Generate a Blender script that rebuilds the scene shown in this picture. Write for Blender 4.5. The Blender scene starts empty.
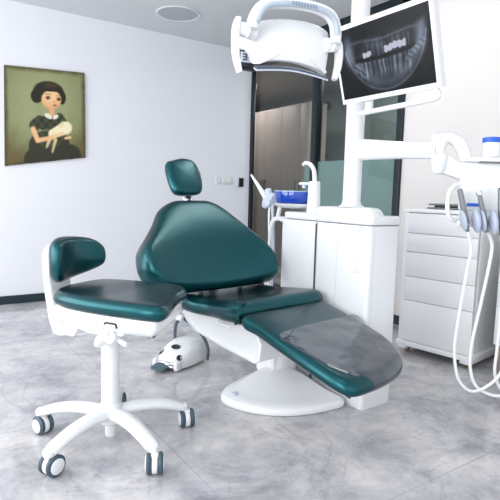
import bpy, bmesh, math, random
from mathutils import Vector, Matrix, noise
random.seed(7)
S = bpy.context.scene
COL = S.collection
PI = math.pi
R = math.radians

# ------------------------------------------------------------------ materials
def srgb(r, g, b):
    f = lambda c: ((c / 255) / 12.92 if c / 255 <= 0.04045 else ((c / 255 + 0.055) / 1.055) ** 2.4)
    return (f(r), f(g), f(b), 1)

def mat(name, col, rough=.5, metal=0, coat=0, spec=.5, bump=0, bscale=200, var=0, **kw):
    m = bpy.data.materials.new(name); m.use_nodes = True
    nt = m.node_tree; b = nt.nodes['Principled BSDF']
    b.inputs['Base Color'].default_value = col
    b.inputs['Roughness'].default_value = rough
    b.inputs['Metallic'].default_value = metal
    b.inputs['Coat Weight'].default_value = coat
    b.inputs['Coat Roughness'].default_value = .12
    b.inputs['Specular IOR Level'].default_value = spec
    tc = nt.nodes.new('ShaderNodeTexCoord')
    n = nt.nodes.new('ShaderNodeTexNoise'); n.inputs['Scale'].default_value = bscale
    nt.links.new(tc.outputs['Object'], n.inputs['Vector'])
    if bump:
        bp = nt.nodes.new('ShaderNodeBump'); bp.inputs['Strength'].default_value = bump
        bp.inputs['Distance'].default_value = .001
        nt.links.new(n.outputs['Fac'], bp.inputs['Height']); nt.links.new(bp.outputs['Normal'], b.inputs['Normal'])
    rr = nt.nodes.new('ShaderNodeMapRange')
    rr.inputs['To Min'].default_value = max(0, rough - .03); rr.inputs['To Max'].default_value = rough + .03
    nt.links.new(n.outputs['Fac'], rr.inputs['Value']); nt.links.new(rr.outputs['Result'], b.inputs['Roughness'])
    for k, v in kw.items(): b.inputs[k.replace('_', ' ')].default_value = v
    return m

WHITE = mat('white_plastic', (.80, .81, .825, 1), .28, coat=.2)
WHITE2 = mat('satin_white_lacquer', (.88, .885, .89, 1), .36)
GREYP = mat('light_grey_plastic', srgb(196, 204, 218), .4)
CUPM = mat('blue_grey_silicone', srgb(176, 184, 202), .42)
SEAM = mat('dark_seam', srgb(90, 98, 110), .7)
BLACK = mat('black_plastic', srgb(22, 26, 30), .4)
DGREY = mat('dark_grey_rubber', srgb(74, 92, 104), .5)
TYRE = mat('dark_blue_grey_tyre', srgb(62, 80, 92), .45)
CHROME = mat('brushed_steel', (.72, .73, .75, 1), .22, metal=1)
STEELD = mat('dark_steel', srgb(120, 124, 130), .35, metal=.8)
BLUE = mat('blue_lid', srgb(28, 96, 205), .35)
GLASSBLUE = mat('deep_blue_glass', srgb(18, 72, 190), .08, coat=.6, Transmission_Weight=.25)
FRAME = mat('anthracite_aluminium', srgb(28, 40, 46), .35, metal=.2)
BASEB = mat('dark_green_skirting', srgb(22, 42, 50), .4)
WALLM = mat('cool_white_paint', srgb(232, 233, 239), .7, bump=.15, bscale=300)
WALLW = mat('warm_white_paint', srgb(224, 220, 218), .7, bump=.15, bscale=300)
CEILM = mat('grey_white_ceiling_paint', srgb(214, 217, 220), .8)
SPKM = mat('speaker_grille', srgb(178, 184, 192), .7, bump=.6, bscale=900)
WOOD = mat('greige_laminate', srgb(186, 168, 160), .45)
ROOM2 = mat('grey_green_wall', srgb(140, 152, 150), .7)
ROOM2C = mat('grey_brown_ceiling', srgb(205, 196, 188), .8)
LEGW = mat('grey_wood', srgb(150, 142, 138), .6)
BRASS = mat('brass_castor', srgb(150, 130, 95), .4, metal=.5)
BROWN = mat('brown_lamp_shade', srgb(92, 70, 58), .5)

def leather():
    m = mat('pearl_teal_leather', srgb(8, 84, 88), .31, coat=.24, bump=.25, bscale=420)
    nt = m.node_tree; b = nt.nodes['Principled BSDF']
    b.inputs['Coat Roughness'].default_value = .2
    b.inputs['Metallic'].default_value = .7
    b.inputs['Sheen Weight'].default_value = .0
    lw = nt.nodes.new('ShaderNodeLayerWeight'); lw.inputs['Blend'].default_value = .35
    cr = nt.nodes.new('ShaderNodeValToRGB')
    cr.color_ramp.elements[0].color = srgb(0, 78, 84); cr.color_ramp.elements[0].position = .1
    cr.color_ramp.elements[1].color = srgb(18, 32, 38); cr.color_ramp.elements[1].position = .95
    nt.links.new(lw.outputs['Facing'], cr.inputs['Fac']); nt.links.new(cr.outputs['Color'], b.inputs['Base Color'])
    return m
LEATHER = leather()

def cover_mat():
    m = mat('smoky_clear_film', srgb(64, 74, 86), .1, coat=1, spec=.8)
    b = m.node_tree.nodes['Principled BSDF']
    b.inputs['Alpha'].default_value = .62
    b.inputs['Coat Roughness'].default_value = .05
    nt = m.node_tree
    n = nt.nodes.new('ShaderNodeTexNoise'); n.inputs['Scale'].default_value = 7; n.inputs['Detail'].default_value = 2
    bp = nt.nodes.new('ShaderNodeBump'); bp.inputs['Strength'].default_value = .5; bp.inputs['Distance'].default_value = .02
    nt.links.new(nt.nodes['Texture Coordinate'].outputs['Object'], n.inputs['Vector'])
    nt.links.new(n.outputs['Fac'], bp.inputs['Height'])
    nt.links.new(bp.outputs['Normal'], b.inputs['Normal']); nt.links.new(bp.outputs['Normal'], b.inputs['Coat Normal'])
    return m
FILM = cover_mat()

def glass_mat():
    m = bpy.data.materials.new('grey_tinted_glass'); m.use_nodes = True
    nt = m.node_tree; nt.nodes.clear()
    out = nt.nodes.new('ShaderNodeOutputMaterial'); tr = nt.nodes.new('ShaderNodeBsdfTransparent')
    gl = nt.nodes.new('ShaderNodeBsdfGlossy'); mx = nt.nodes.new('ShaderNodeMixShader'); fr = nt.nodes.new('ShaderNodeFresnel')
    tr.inputs['Color'].default_value = (.80, .83, .83, 1); gl.inputs['Roughness'].default_value = .02
    gl.inputs['Color'].default_value = (.8, .8, .8, 1); fr.inputs['IOR'].default_value = 1.45
    ge = nt.nodes.new('ShaderNodeNewGeometry'); mr = nt.nodes.new('ShaderNodeMapRange'); mr.inputs['To Min'].default_value = 1.45; mr.inputs['To Max'].default_value = 1 / 1.45
    nt.links.new(ge.outputs['Backfacing'], mr.inputs['Value']); nt.links.new(mr.outputs[0], fr.inputs['IOR'])
    nt.links.new(fr.outputs[0], mx.inputs[0]); nt.links.new(tr.outputs[0], mx.inputs[1]); nt.links.new(gl.outputs[0], mx.inputs[2])
    nt.links.new(mx.outputs[0], out.inputs[0])
    return m
GLASS = glass_mat()
FROST = mat('frosted_green_film', srgb(186, 214, 210), .6)
FROST.node_tree.nodes['Principled BSDF'].inputs['Alpha'].default_value = .72

def floor_mat():
    m = bpy.data.materials.new('polished_grey_marble_tiles'); m.use_nodes = True
    nt = m.node_tree; b = nt.nodes['Principled BSDF']; L = nt.links.new; N = nt.nodes.new
    tc = N('ShaderNodeTexCoord')
    n1 = N('ShaderNodeTexNoise'); n1.inputs['Scale'].default_value = 2.6; n1.inputs['Detail'].default_value = 10; n1.inputs['Roughness'].default_value = .72; n1.inputs['Distortion'].default_value = .35
    n2 = N('ShaderNodeTexNoise'); n2.inputs['Scale'].default_value = 11; n2.inputs['Detail'].default_value = 8; n2.inputs['Roughness'].default_value = .7; n2.inputs['Distortion'].default_value = .6
    L(tc.outputs['Object'], n1.inputs['Vector']); L(tc.outputs['Object'], n2.inputs['Vector'])
    r1 = N('ShaderNodeValToRGB'); e = r1.color_ramp.elements
    e[0].position = .34; e[0].color = srgb(152, 151, 155); e[1].position = .68; e[1].color = srgb(226, 222, 219)
    x = e.new(.46); x.color = srgb(184, 183, 187); x = e.new(.55); x.color = srgb(204, 201, 201)
    L(n1.outputs['Fac'], r1.inputs['Fac'])
    r2 = N('ShaderNodeValToRGB'); e = r2.color_ramp.elements
    e[0].position = .35; e[0].color = (.55, .56, .6, 1); e[1].position = .62; e[1].color = (1, 1, 1, 1)
    L(n2.outputs['Fac'], r2.inputs['Fac'])
    mx = N('ShaderNodeMix'); mx.data_type = 'RGBA'; mx.blend_type = 'MULTIPLY'; mx.inputs['Factor'].default_value = .32
    L(r1.outputs['Color'], mx.inputs['A']); L(r2.outputs['Color'], mx.inputs['B'])
    # thin veins
    vo = N('ShaderNodeTexNoise'); vo.inputs['Scale'].default_value = 1.7; vo.inputs['Detail'].default_value = 6; vo.inputs['Distortion'].default_value = 1.6
    L(tc.outputs['Object'], vo.inputs['Vector'])
    rv = N('ShaderNodeValToRGB'); e = rv.color_ramp.elements
    e[0].position = .49; e[0].color = (0, 0, 0, 1); e[1].position = .515; e[1].color = (0, 0, 0, 1); x = e.new(.502); x.color = (1, 1, 1, 1)
    L(vo.outputs['Fac'], rv.inputs['Fac'])
    mv = N('ShaderNodeMix'); mv.data_type = 'RGBA'; mv.inputs['B'].default_value = srgb(112, 116, 130)
    mm = N('ShaderNodeMath'); mm.operation = 'MULTIPLY'; mm.inputs[1].default_value = .28
    L(rv.outputs['Color'], mm.inputs[0]); L(mm.outputs[0], mv.inputs['Factor']); L(mx.outputs['Result'], mv.inputs['A'])
    # tile joints
    br = N('ShaderNodeTexBrick'); br.offset = 0; br.inputs['Scale'].default_value = 1
    br.inputs['Brick Width'].default_value = 1.2; br.inputs['Row Height'].default_value = 1.2; br.inputs['Mortar Size'].default_value = .0035
    br.inputs['Mortar Smooth'].default_value = .3
    mp = N('ShaderNodeMapping'); mp.inputs['Location'].default_value = (.35, .12, 0)
    L(tc.outputs['Object'], mp.inputs['Vector']); L(mp.outputs[0], br.inputs['Vector'])
    mj = N('ShaderNodeMix'); mj.data_type = 'RGBA'; mj.inputs['B'].default_value = srgb(150, 152, 164)
    mf = N('ShaderNodeMath'); mf.operation = 'MULTIPLY'; mf.inputs[1].default_value = .6
    L(br.outputs['Fac'], mf.inputs[0]); L(mf.outputs[0], mj.inputs['Factor']); L(mv.outputs['Result'], mj.inputs['A'])
    L(mj.outputs['Result'], b.inputs['Base Color'])
    b.inputs['Roughness'].default_value = .09; b.inputs['Specular IOR Level'].default_value = .6
    return m
FLOORM = floor_mat()

def attr_mat(name, rough, emit=0, bump=0):
    m = bpy.data.materials.new(name); m.use_nodes = True
    nt = m.node_tree; b = nt.nodes['Principled BSDF']
    a = nt.nodes.new('ShaderNodeVertexColor'); a.layer_name = 'Col'
    b.inputs['Roughness'].default_value = rough
    if emit:
        b.inputs['Base Color'].default_value = (.003, .004, .005, 1); b.inputs['Specular IOR Level'].default_value = .15
        nt.links.new(a.outputs['Color'], b.inputs['Emission Color']); b.inputs['Emission Strength'].default_value = emit
    else:
        nt.links.new(a.outputs['Color'], b.inputs['Base Color'])
    return m

# ------------------------------------------------------------------ mesh helpers
def catmull(pts, n=6, closed=False):
    pts = [Vector(p) for p in pts]; out = []; k = len(pts)
    rng = range(k) if closed else range(k - 1)
    for i in rng:
        if closed: p0, p1, p2, p3 = pts[(i - 1) % k], pts[i], pts[(i + 1) % k], pts[(i + 2) % k]
        else: p0, p1, p2, p3 = pts[max(i - 1, 0)], pts[i], pts[i + 1], pts[min(i + 2, k - 1)]
        for j in range(n):
            t = j / n
            out.append(.5 * ((2 * p1) + (p2 - p0) * t + (2 * p0 - 5 * p1 + 4 * p2 - p3) * t * t + (3 * p1 - p0 - 3 * p2 + p3) * t ** 3))
    if not closed: out.append(pts[-1])
    return out

def bx(bm, c, s, rz=0, bev=.004, mi=0, M=None, seg=2):
    b2 = bmesh.new()
    r = bmesh.ops.create_cube(b2, size=1)
    bmesh.ops.scale(b2, vec=s, verts=b2.verts)
    if bev: bmesh.ops.bevel(b2, geom=b2.edges[:], offset=min(bev, min(s) * .45), segments=seg, affect='EDGES', profile=.5)
    X = Matrix.Translation(c) @ Matrix.Rotation(rz, 4, 'Z')
    if M is not None: X = M @ X
    bmesh.ops.transform(b2, matrix=X, verts=b2.verts)
    merge(bm, b2, mi)

def merge(bm, b2, mi=None):
    vm = {}
    for v in b2.verts: vm[v] = bm.verts.new(v.co)
    for f in b2.faces:
        try: g = bm.faces.new([vm[v] for v in f.verts])
        except ValueError: continue
        g.material_index = f.material_index if mi is None else mi
        g.smooth = True
    b2.free()

def rings(bm, RG, cap0=True, cap1=True, mi=0, close=False):
    vs = [[bm.verts.new(p) for p in ring] for ring in RG]
    n = len(vs[0])
    m = len(vs) if close else len(vs) - 1
    for i in range(m):
        a, b = vs[i], vs[(i + 1) % len(vs)]
        for j in range(n):
            f = bm.faces.new([a[j], a[(j + 1) % n], b[(j + 1) % n], b[j]]); f.material_index = mi; f.smooth = True
    if not close:
        if cap0: f = bm.faces.new(vs[0][::-1]); f.material_index = mi; f.smooth = False
        if cap1: f = bm.faces.new(vs[-1]); f.material_index = mi; f.smooth = False

def lathe(bm, prof, n=32, M=None, mi=0):
    """prof: list of (r, z) from bottom to top"""
    M = M or Matrix()
    RG = [[M @ Vector((max(r, 1e-4) * math.cos(2 * PI * k / n), max(r, 1e-4) * math.sin(2 * PI * k / n), z)) for k in range(n)] for r, z in prof]
    rings(bm, RG, mi=mi)

def zdir(p, d):
    d = Vector(d).normalized()
    return Matrix.Translation(p) @ d.to_track_quat('Z', 'Y').to_matrix().to_4x4()

def cyl(bm, a, b, r, r2=None, n=24, mi=0, bev=.003):
    a, b = Vector(a), Vector(b); h = (b - a).length; r2 = r if r2 is None else r2
    bev = min(bev, h * .4, r * .5)
    lathe(bm, [(r - bev, 0), (r - bev * .3, bev * .3), (r, bev), (r2, h - bev), (r2 - bev * .3, h - bev * .3), (r2 - bev, h)], n, zdir(a, b - a), mi)

def tube(bm, pts, r, n=14, sm=6, mi=0, sx=1, sy=1, up=None):
    """swept tube; r number or list per control point; sx, sy section scale, up = fixed frame hint"""
    k = len(pts)
    if isinstance(r, (int, float)): r = [r] * k
    P4 = [Vector(p) for p in pts]
    if sm > 1 and k > 2:
        C = catmull(P4, sm); rr = []
        for i in range(k - 1):
            for j in range(sm): rr.append(r[i] + (r[i + 1] - r[i]) * j / sm)
        rr.append(r[-1])
    else: C = P4; rr = list(r)
    RG = []; nrm = None
    for i, p in enumerate(C):
        t = (C[min(i + 1, len(C) - 1)] - C[max(i - 1, 0)]).normalized()
        if up is not None:
            nrm = Vector(up) - t * t.dot(Vector(up)); nrm.normalize()
        elif nrm is None:
            nrm = t.orthogonal().normalized()
        else:
            nrm = (nrm - t * t.dot(nrm)).normalized()
        b = t.cross(nrm)
        RG.append([p + b * (math.cos(2 * PI * q / n) * rr[i] * sx) + nrm * (math.sin(2 * PI * q / n) * rr[i] * sy) for q in range(n)])
    rings(bm, RG, mi=mi)

def offset_poly(P2, d):
    n = len(P2); out = []
    for i in range(n):
        a, b = P2[i - 1], P2[(i + 1) % n]
        t = (b - a); t.normalize()
        out.append(P2[i] + Vector((-t.y, t.x)) * d)
    return out

def area(P2): return sum(P2[i - 1].x * P2[i].y - P2[i].x * P2[i - 1].y for i in range(len(P2))) / 2

def cushion(bm, outline, t, r, fmap, sm=6, dome=0, domeb=0, mi=0, cen=None, inner=5):
    """puffy slab from a closed outline; fmap(u, v, h) -> 3D; r = edge rounding (inset)"""
    P2 = [Vector((p.x, p.y)) for p in catmull([(a, b, 0) for a, b in outline], sm, True)] if sm > 1 else [Vector(p) for p in outline]
    if area(P2) < 0: P2 = P2[::-1]
    c = Vector(cen) if cen else sum(P2, Vector((0, 0))) / len(P2)
    RG = []
    K = 6; h0 = t / 2
    def inner_rings(sign, edge, dm):
        L = []
        for k in range(1, inner + 1):
            s = k / inner * .97
            L.append([fmap(*(p.lerp(c, s)), sign * (h0 + dm * (1 - (1 - s) ** 2))) for p in edge])
        return L
    edge = offset_poly(P2, r)
    RG += inner_rings(-1, edge, domeb)[::-1]
    for k in range(2 * K + 1):
        th = -PI / 2 + PI * k / (2 * K)
        o = offset_poly(P2, r * (1 - math.cos(th)))
        RG.append([fmap(p.x, p.y, h0 * math.sin(th)) for p in o])
    RG += inner_rings(1, edge, dome)
    rings(bm, RG, mi=mi)

def slab(bm, outline, z0, z1, bev=.004, mi=0, M=None, sm=1):
    """flat-topped prism from an outline with small rounded edges"""
    M = M or Matrix()
    P2 = [Vector((p.x, p.y)) for p in catmull([(a, b, 0) for a, b in outline], sm, True)] if sm > 1 else [Vector(p) for p in outline]
    if area(P2) < 0: P2 = P2[::-1]
    RG = []
    for o, z in ((bev, z0), (bev * .3, z0 + bev * .3), (0, z0 + bev), (0, z1 - bev), (bev * .3, z1 - bev * .3), (bev, z1)):
        RG.append([M @ Vector((p.x, p.y, z)) for p in offset_poly(P2, o)])
    rings(bm, RG, mi=mi)

def rrect(w, d, r, n=5, cx=0, cy=0):
    out = []
    for sx, sy, a0 in ((1, 1, 0), (-1, 1, 90), (-1, -1, 180), (1, -1, 270)):
        for k in range(n + 1):
            a = R(a0 + 90 * k / n)
            out.append((cx + sx * (w / 2 - r) + r * math.cos(a), cy + sy * (d / 2 - r) + r * math.sin(a)))
    return out

def obj(name, bm, mats, parent=None, label=None):
    me = bpy.data.meshes.new(name)
    bmesh.ops.remove_doubles(bm, verts=bm.verts, dist=1e-5)
    bmesh.ops.recalc_face_normals(bm, faces=bm.faces)
    bm.to_mesh(me); bm.free()
    for m in (mats if isinstance(mats, (list, tuple)) else [mats]): me.materials.append(m)
    try: me.set_sharp_from_angle(angle=R(38))
    except Exception: pass
    o = bpy.data.objects.new(name, me); COL.objects.link(o)
    if parent: o.parent = parent
    if label: o['label'] = label
    return o

def thing(name, label, cat, loc=(0, 0, 0), rz=0, group=None):
    o = bpy.data.objects.new(name, None); COL.objects.link(o)
    o.empty_display_size = .1; o.location = loc; o.rotation_euler = (0, 0, R(rz))
    o['label'] = label; o['category'] = cat
    if group: o['group'] = group
    return o

def tag(o, label, cat, group=None):
    o['label'] = label; o['category'] = cat
    if group: o['group'] = group
    return o

def struct(name, bm, m):
    o = obj(name, bm, m); o['kind'] = 'structure'; return o

def box_struct(name, lo, hi, m):
    bm = bmesh.new()
    bx(bm, [(a + b) / 2 for a, b in zip(lo, hi)], [b - a for a, b in zip(lo, hi)], bev=0)
    return struct(name, bm, m)

def quick(name, parent, mats, fn, label=None):
    bm = bmesh.new(); fn(bm); return obj(name, bm, mats, parent, label)

# ------------------------------------------------------------------ the room
XR, YL, H = 3.33, 4.92, 2.64
XW, YS = -1.9, -1.7          # window sides behind / left of the camera
X2, Y2 = 5.4, 8.2            # room beyond the glass
box_struct('floor', (XW - .2, YS - .2, -.1), (X2 + .1, Y2 + .1, 0), FLOORM)
box_struct('ceiling', (XW - .2, YS - .2, H), (XR + .12, YL + .12, H + .1), CEILM)
box_struct('wall_left', (XW - .2, YL, 0), (XR - .04, YL + .12, H), WALLM)
# right wall: solid part, header over the glass
YG = 2.75
bm = bmesh.new()
bx(bm, (XR + .06, (YS + YG) / 2, H / 2), (.12, YG - YS, H), bev=0)
struct('wall_right', bm, WALLW)
# glass partition: frames, posts and panes
def fr(bm, y0, y1, z0, z1, x0=XR - .03, x1=XR + .05): bx(bm, ((x0 + x1) / 2, (y0 + y1) / 2, (z0 + z1) / 2), (x1 - x0, y1 - y0, z1 - z0), bev=.002)
bm = bmesh.new()
fr(bm, YL - .04, YL + .02, 0, H, XR - .04, XR)
fr(bm, 3.79, 3.86, 0, H - .17)
fr(bm, YG, YG + .055, 0, H)
fr(bm, YG, YL, H - .17, H)
fr(bm, YG, YL, 0, .05)
fr(bm, YG + .05, YG + .075, 0, H - .17, XR, XR + .03)
struct('window_1', bm, FRAME)
for i, (y0, y1) in enumerate(((YG + .055, 3.79), (3.86, YL - .04))):
    bm = bmesh.new(); bx(bm, (XR + .01, (y0 + y1) / 2, (H - .12) / 2), (.01, y1 - y0, H - .22), bev=0)
    struct('window_%d' % (i + 2), bm, GLASS)
bm = bmesh.new(); bx(bm, (XR + .018, (YG + .055 + 3.80) / 2, .715), (.004, 3.80 - YG - .055, 1.33), bev=0)
bx(bm, (XR + .018, 3.925, .715), (.004, .13, 1.33), bev=0)
struct('trim_1', bm, FROST)
# skirting
box_struct('baseboard_left', (XW, YL - .015, 0), (XR - .08, YL, .075), BASEB)
box_struct('baseboard_right', (XR - .015, YS, 0), (XR, YG, .075), BASEB)
# window walls behind the camera (large openings)
def window_wall(name, horiz, pos, a0, a1, opens, zl, zh, mt):
    bm = bmesh.new()
    def seg(a, b, z0, z1):
        if b - a < 1e-3: return
        if horiz: bx(bm, ((a + b) / 2, pos, (z0 + z1) / 2), (b - a, .2, z1 - z0), bev=0)
        else: bx(bm, (pos, (a + b) / 2, (z0 + z1) / 2), (.2, b - a, z1 - z0), bev=0)
    seg(a0, a1, 0, zl); seg(a0, a1, zh, H)
    cur = a0
    for o0, o1 in opens: seg(cur, o0, zl, zh); cur = o1
    seg(cur, a1, zl, zh)
    struct(name, bm, mt)
window_wall('wall_west', False, XW - .1, YS - .2, YL + .12, [(-1.2, 1.3), (1.7, 4.4)], .35, 2.45, WALLM)
window_wall('wall_south', True, YS - .1, XW, XR + .12, [(-1.4, .6), (.9, 2.9)], .35, 2.45, WALLM)
k = 4
for horiz, pos, opens in ((False, XW - .12, [(-1.2, 1.3), (1.7, 4.4)]), (True, YS - .12, [(-1.4, .6), (.9, 2.9)])):
    for a, b in opens:
        bm = bmesh.new()
        for (p, q, z0, z1) in ((a, a + .06, .35, 2.45), (b - .06, b, .35, 2.45), ((a + b) / 2 - .03, (a + b) / 2 + .03, .35, 2.45), (a, b, .35, .41), (a, b, 2.39, 2.45)):
            if horiz: bx(bm, ((p + q) / 2, pos, (z0 + z1) / 2), (q - p, .06, z1 - z0), bev=0)
            else: bx(bm, (pos, (p + q) / 2, (z0 + z1) / 2), (.06, q - p, z1 - z0), bev=0)
        struct('window_%d' % k, bm, FRAME); k += 1
# the room seen through the glass
bm = bmesh.new()
bx(bm, (X2 + .05, (0 + Y2) / 2, H / 2), (.1, Y2, H), bev=0)
bx(bm, ((XR + X2) / 2, Y2 + .05, H / 2), (X2 - XR + .4, .1, H), bev=0)
bx(bm, ((XR + .12 + X2) / 2, .05, H / 2), (X2 - XR - .12, .1, H), bev=0)
bx(bm, (XR - .1, (YL + .12 + Y2) / 2, H / 2), (.12, Y2 - YL - .12, H), bev=0)
struct('wall_beyond', bm, ROOM2)
box_struct('ceiling_beyond', (XR + .12, 0, H), (X2, Y2, H + .1), ROOM2C)

# wardrobe in the far room
wd = thing('wardrobe', 'tall greige wardrobe with paired bar handles seen through the glass partition', 'wardrobe', (4.75, 0, 0))
quick('body', wd, WOOD, lambda b: (bx(b, (-.13, 6.37, 1.16), (.30, 2.22, 2.26), bev=.003), bx(b, (-.11, 6.37, .04), (.26, 2.2, .07), bev=0)))
ED = [5.26, 5.43, 5.84, 6.25, 6.66, 7.07, 7.48]
for i in range(6):
    dr = quick('door', wd, WOOD, lambda b: bx(b, (-.29, (ED[i] + ED[i + 1]) / 2, 1.18), (.018, ED[i + 1] - ED[i] - .003, 2.18), bev=.002))
    hy = ED[i + 1] - .045 if i % 2 == 0 else ED[i] + .045
    quick('handle', dr, STEELD, lambda b: (cyl(b, (-.325, hy, 1.12), (-.325, hy, 1.25), .007, n=10), cyl(b, (-.325, hy, 1.13), (-.295, hy, 1.13), .004, n=8), cyl(b, (-.325, hy, 1.24), (-.295, hy, 1.24), .004, n=8)))

# wall lamps in the far room
for (yy, zz, r_, lb) in ((5.93, 2.42, .062, 'round brown wall lamp high on the far wall behind the glass'),
                         (5.90, 1.64, .05, 'small brown wall knob just above the frosted glass band')):
    bm = bmesh.new(); lathe(bm, [(r_ * .3, 0), (r_, .01), (r_, .03), (r_ * .7, .055), (.001, .062)], 20, zdir((X2 - .001, yy, zz), (-1, 0, 0)))
    tag(obj('wall_lamp' if r_ > .05 else 'wall_hook', bm, BROWN), lb, 'lamp' if r_ > .05 else 'hook')

# ------------------------------------------------------------------ ceiling speaker
t = thing('ceiling_speaker', 'round flat light grey loudspeaker set flush into the ceiling', 'speaker', (2.07, 4.31, H))
quick('trim_ring', t, WHITE, lambda b: lathe(b, [(.195, 0), (.197, -.004), (.19, -.008), (.178, -.006), (.178, 0)][::-1], 48))
quick('grille', t, SPKM, lambda b: lathe(b, [(.178, -.004), (.1, -.008), (.001, -.009)][::-1], 48))

# ------------------------------------------------------------------ switches on the left wall
t = thing('light_switch', 'white triple switch and socket plate on the white wall beside the dark controller', 'switch', (2.95, YL, 1.19))
quick('plate', t, WHITE, lambda b: bx(b, (0, -.005, 0), (.225, .01, .085), bev=.004))
for i in range(3):
    if i == 0: quick('socket', t, GREYP, lambda b: lathe(b, [(.03, 0), (.03, .012), (.022, .014), (.02, .008), (.001, .008)], 20, zdir((-.072, 0, 0), (0, -1, 0))))
    else: quick('rocker', t, WHITE, lambda b: bx(b, (-.072 + .072 * i, -.011, 0), (.06, .008, .06), bev=.002))
t = thing('wall_controller', 'small black rectangular controller on the wall next to the glass frame', 'controller', (3.16, YL, 1.175))
quick('housing', t, BLACK, lambda b: bx(b, (.012, -.012, 0), (.062, .024, .1), bev=.005))
quick('side_strip', t, GREYP, lambda b: bx(b, (-.026, -.01, 0), (.014, .02, .1), bev=.003), 'light grey edge strip')

# ------------------------------------------------------------------ picture
def sstep(a, b, x):
    t = max(0, min(1, (x - a) / (b - a))); return t * t * (3 - 2 * t)
def mix(c, d, k): return tuple(c[i] + (d[i] - c[i]) * k for i in range(3))
def ell(u, v, cx, cy, rx, ry, rot=0, soft=.08):
    c, s = math.cos(rot), math.sin(rot); dx, dy = (u - cx), (v - cy) * 1.12
    x, y = dx * c + dy * s, -dx * s + dy * c
    return 1 - sstep(1 - soft, 1 + soft, math.hypot(x / rx, y / ry))
def cap(u, v, a, b, r1, r2=None, soft=.012):
    r2 = r1 if r2 is None else r2
    ax, ay, bx_, by = a[0], a[1] * 1.12, b[0], b[1] * 1.12; py = v * 1.12
    L2 = (bx_ - ax) ** 2 + (by - ay) ** 2; t = max(0, min(1, ((u - ax) * (bx_ - ax) + (py - ay) * (by - ay)) / L2))
    return 1 - sstep(-soft, soft, math.hypot(u - ax - t * (bx_ - ax), py - ay - t * (by - ay)) - (r1 + (r2 - r1) * t))
def painting(u, v):
    n = noise.noise(Vector((u * 7, v * 7, 3))) * .5 + noise.noise(Vector((u * 25, v * 25, 1))) * .25
    c = mix((150, 155, 112), (118, 124, 84), sstep(.2, .75, math.hypot(u - .5, v - .35) + n * .1))
    c = mix(c, (96, 78, 44), .75 * sstep(.45, .9, math.hypot((u - .5) * 1.1, v - .3) * (.6 + .6 * v) + n * .12))
    c = mix(c, (74, 66, 36), .8 * sstep(.06, 0, min(u, v, 1 - u, 1 - v) + n * .03))
    D = (42, 42, 30)
    k = max(cap(u, v, (.45, .82), (.62, .82), .17), cap(u, v, (.38, .97), (.78, .97), .16)); c = mix(c, D, k * .93)
    k = max(cap(u, v, (.47, .58), (.62, .58), .085), cap(u, v, (.50, .75), (.62, .75), .10), cap(u, v, (.42, .56), (.36, .60), .07), cap(u, v, (.66, .52), (.72, .6), .055))
    dd = mix((62, 66, 44), (44, 44, 30), sstep(-.2, .2, math.sin(u * 60) * math.sin(v * 60)))
    c = mix(c, dd, k)
    skin, skin2 = (240, 196, 146), (222, 165, 116)
    c = mix(c, skin2, cap(u, v, (.565, .40), (.57, .48), .036))
    c = mix(c, (228, 224, 200), max(ell(u, v, .525, .505, .052, .028, .5), ell(u, v, .615, .515, .04, .024, -.6)))
    H_ = (34, 28, 16)
    k = max(ell(u, v, .53, .24, .19, .125), ell(u, v, .385, .29, .075, .085), ell(u, v, .70, .30, .05, .085))
    c = mix(c, mix(H_, (78, 66, 34), .7 * ell(u, v, .56, .17, .09, .03, 0, .8)), k)
    f = ell(u, v, .565, .325, .125, .115) * sstep(.232, .245, v)
    c = mix(c, mix(skin, skin2, sstep(.3, .45, v + abs(u - .56) * .4)), f)
    for ex, ey in ((.52, .305), (.66, .318)):
        c = mix(c, (120, 92, 62), .6 * ell(u, v, ex, ey, .036, .024)); c = mix(c, (40, 34, 28), ell(u, v, ex, ey, .017, .017))
        c = mix(c, (92, 66, 40), .7 * cap(u, v, (ex - .035, ey - .037), (ex + .035, ey - .037), .004))
    c = mix(c, (206, 142, 100), .6 * ell(u, v, .60, .35, .012, .012)); c = mix(c, (140, 74, 54), ell(u, v, .605, .388, .024, .011))
    # white bundle with soft fur
    W_ = (240, 228, 190)
    k = max(cap(u, v, (.58, .70), (.74, .64), .06, .085), cap(u, v, (.55, .73), (.5, .84), .03, .014), cap(u, v, (.61, .77), (.57, .90), .024, .012))
    c = mix(c, mix(W_, (206, 186, 140), sstep(.66, .80, v + n * .05)), k)
    c = mix(c, (222, 196, 150), .5 * ell(u, v, .69, .60, .03, .05, .5))
    k = max(cap(u, v, (.335, .64), (.39, .765), .032, .03), cap(u, v, (.39, .765), (.60, .735), .03, .024))
    c = mix(c, mix(skin, skin2, .4), k)
    for q in range(3): c = mix(c, skin, cap(u, v, (.60 + q * .02, .735 - q * .012), (.67 + q * .02, .715 - q * .012), .011))
    c = mix(c, skin, cap(u, v, (.74, .755), (.80, .75), .016))
    g = noise.noise(Vector((u * 60, v * 60, 9))) * 7
    return tuple(max(0, min(255, x + g)) for x in c)

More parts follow.
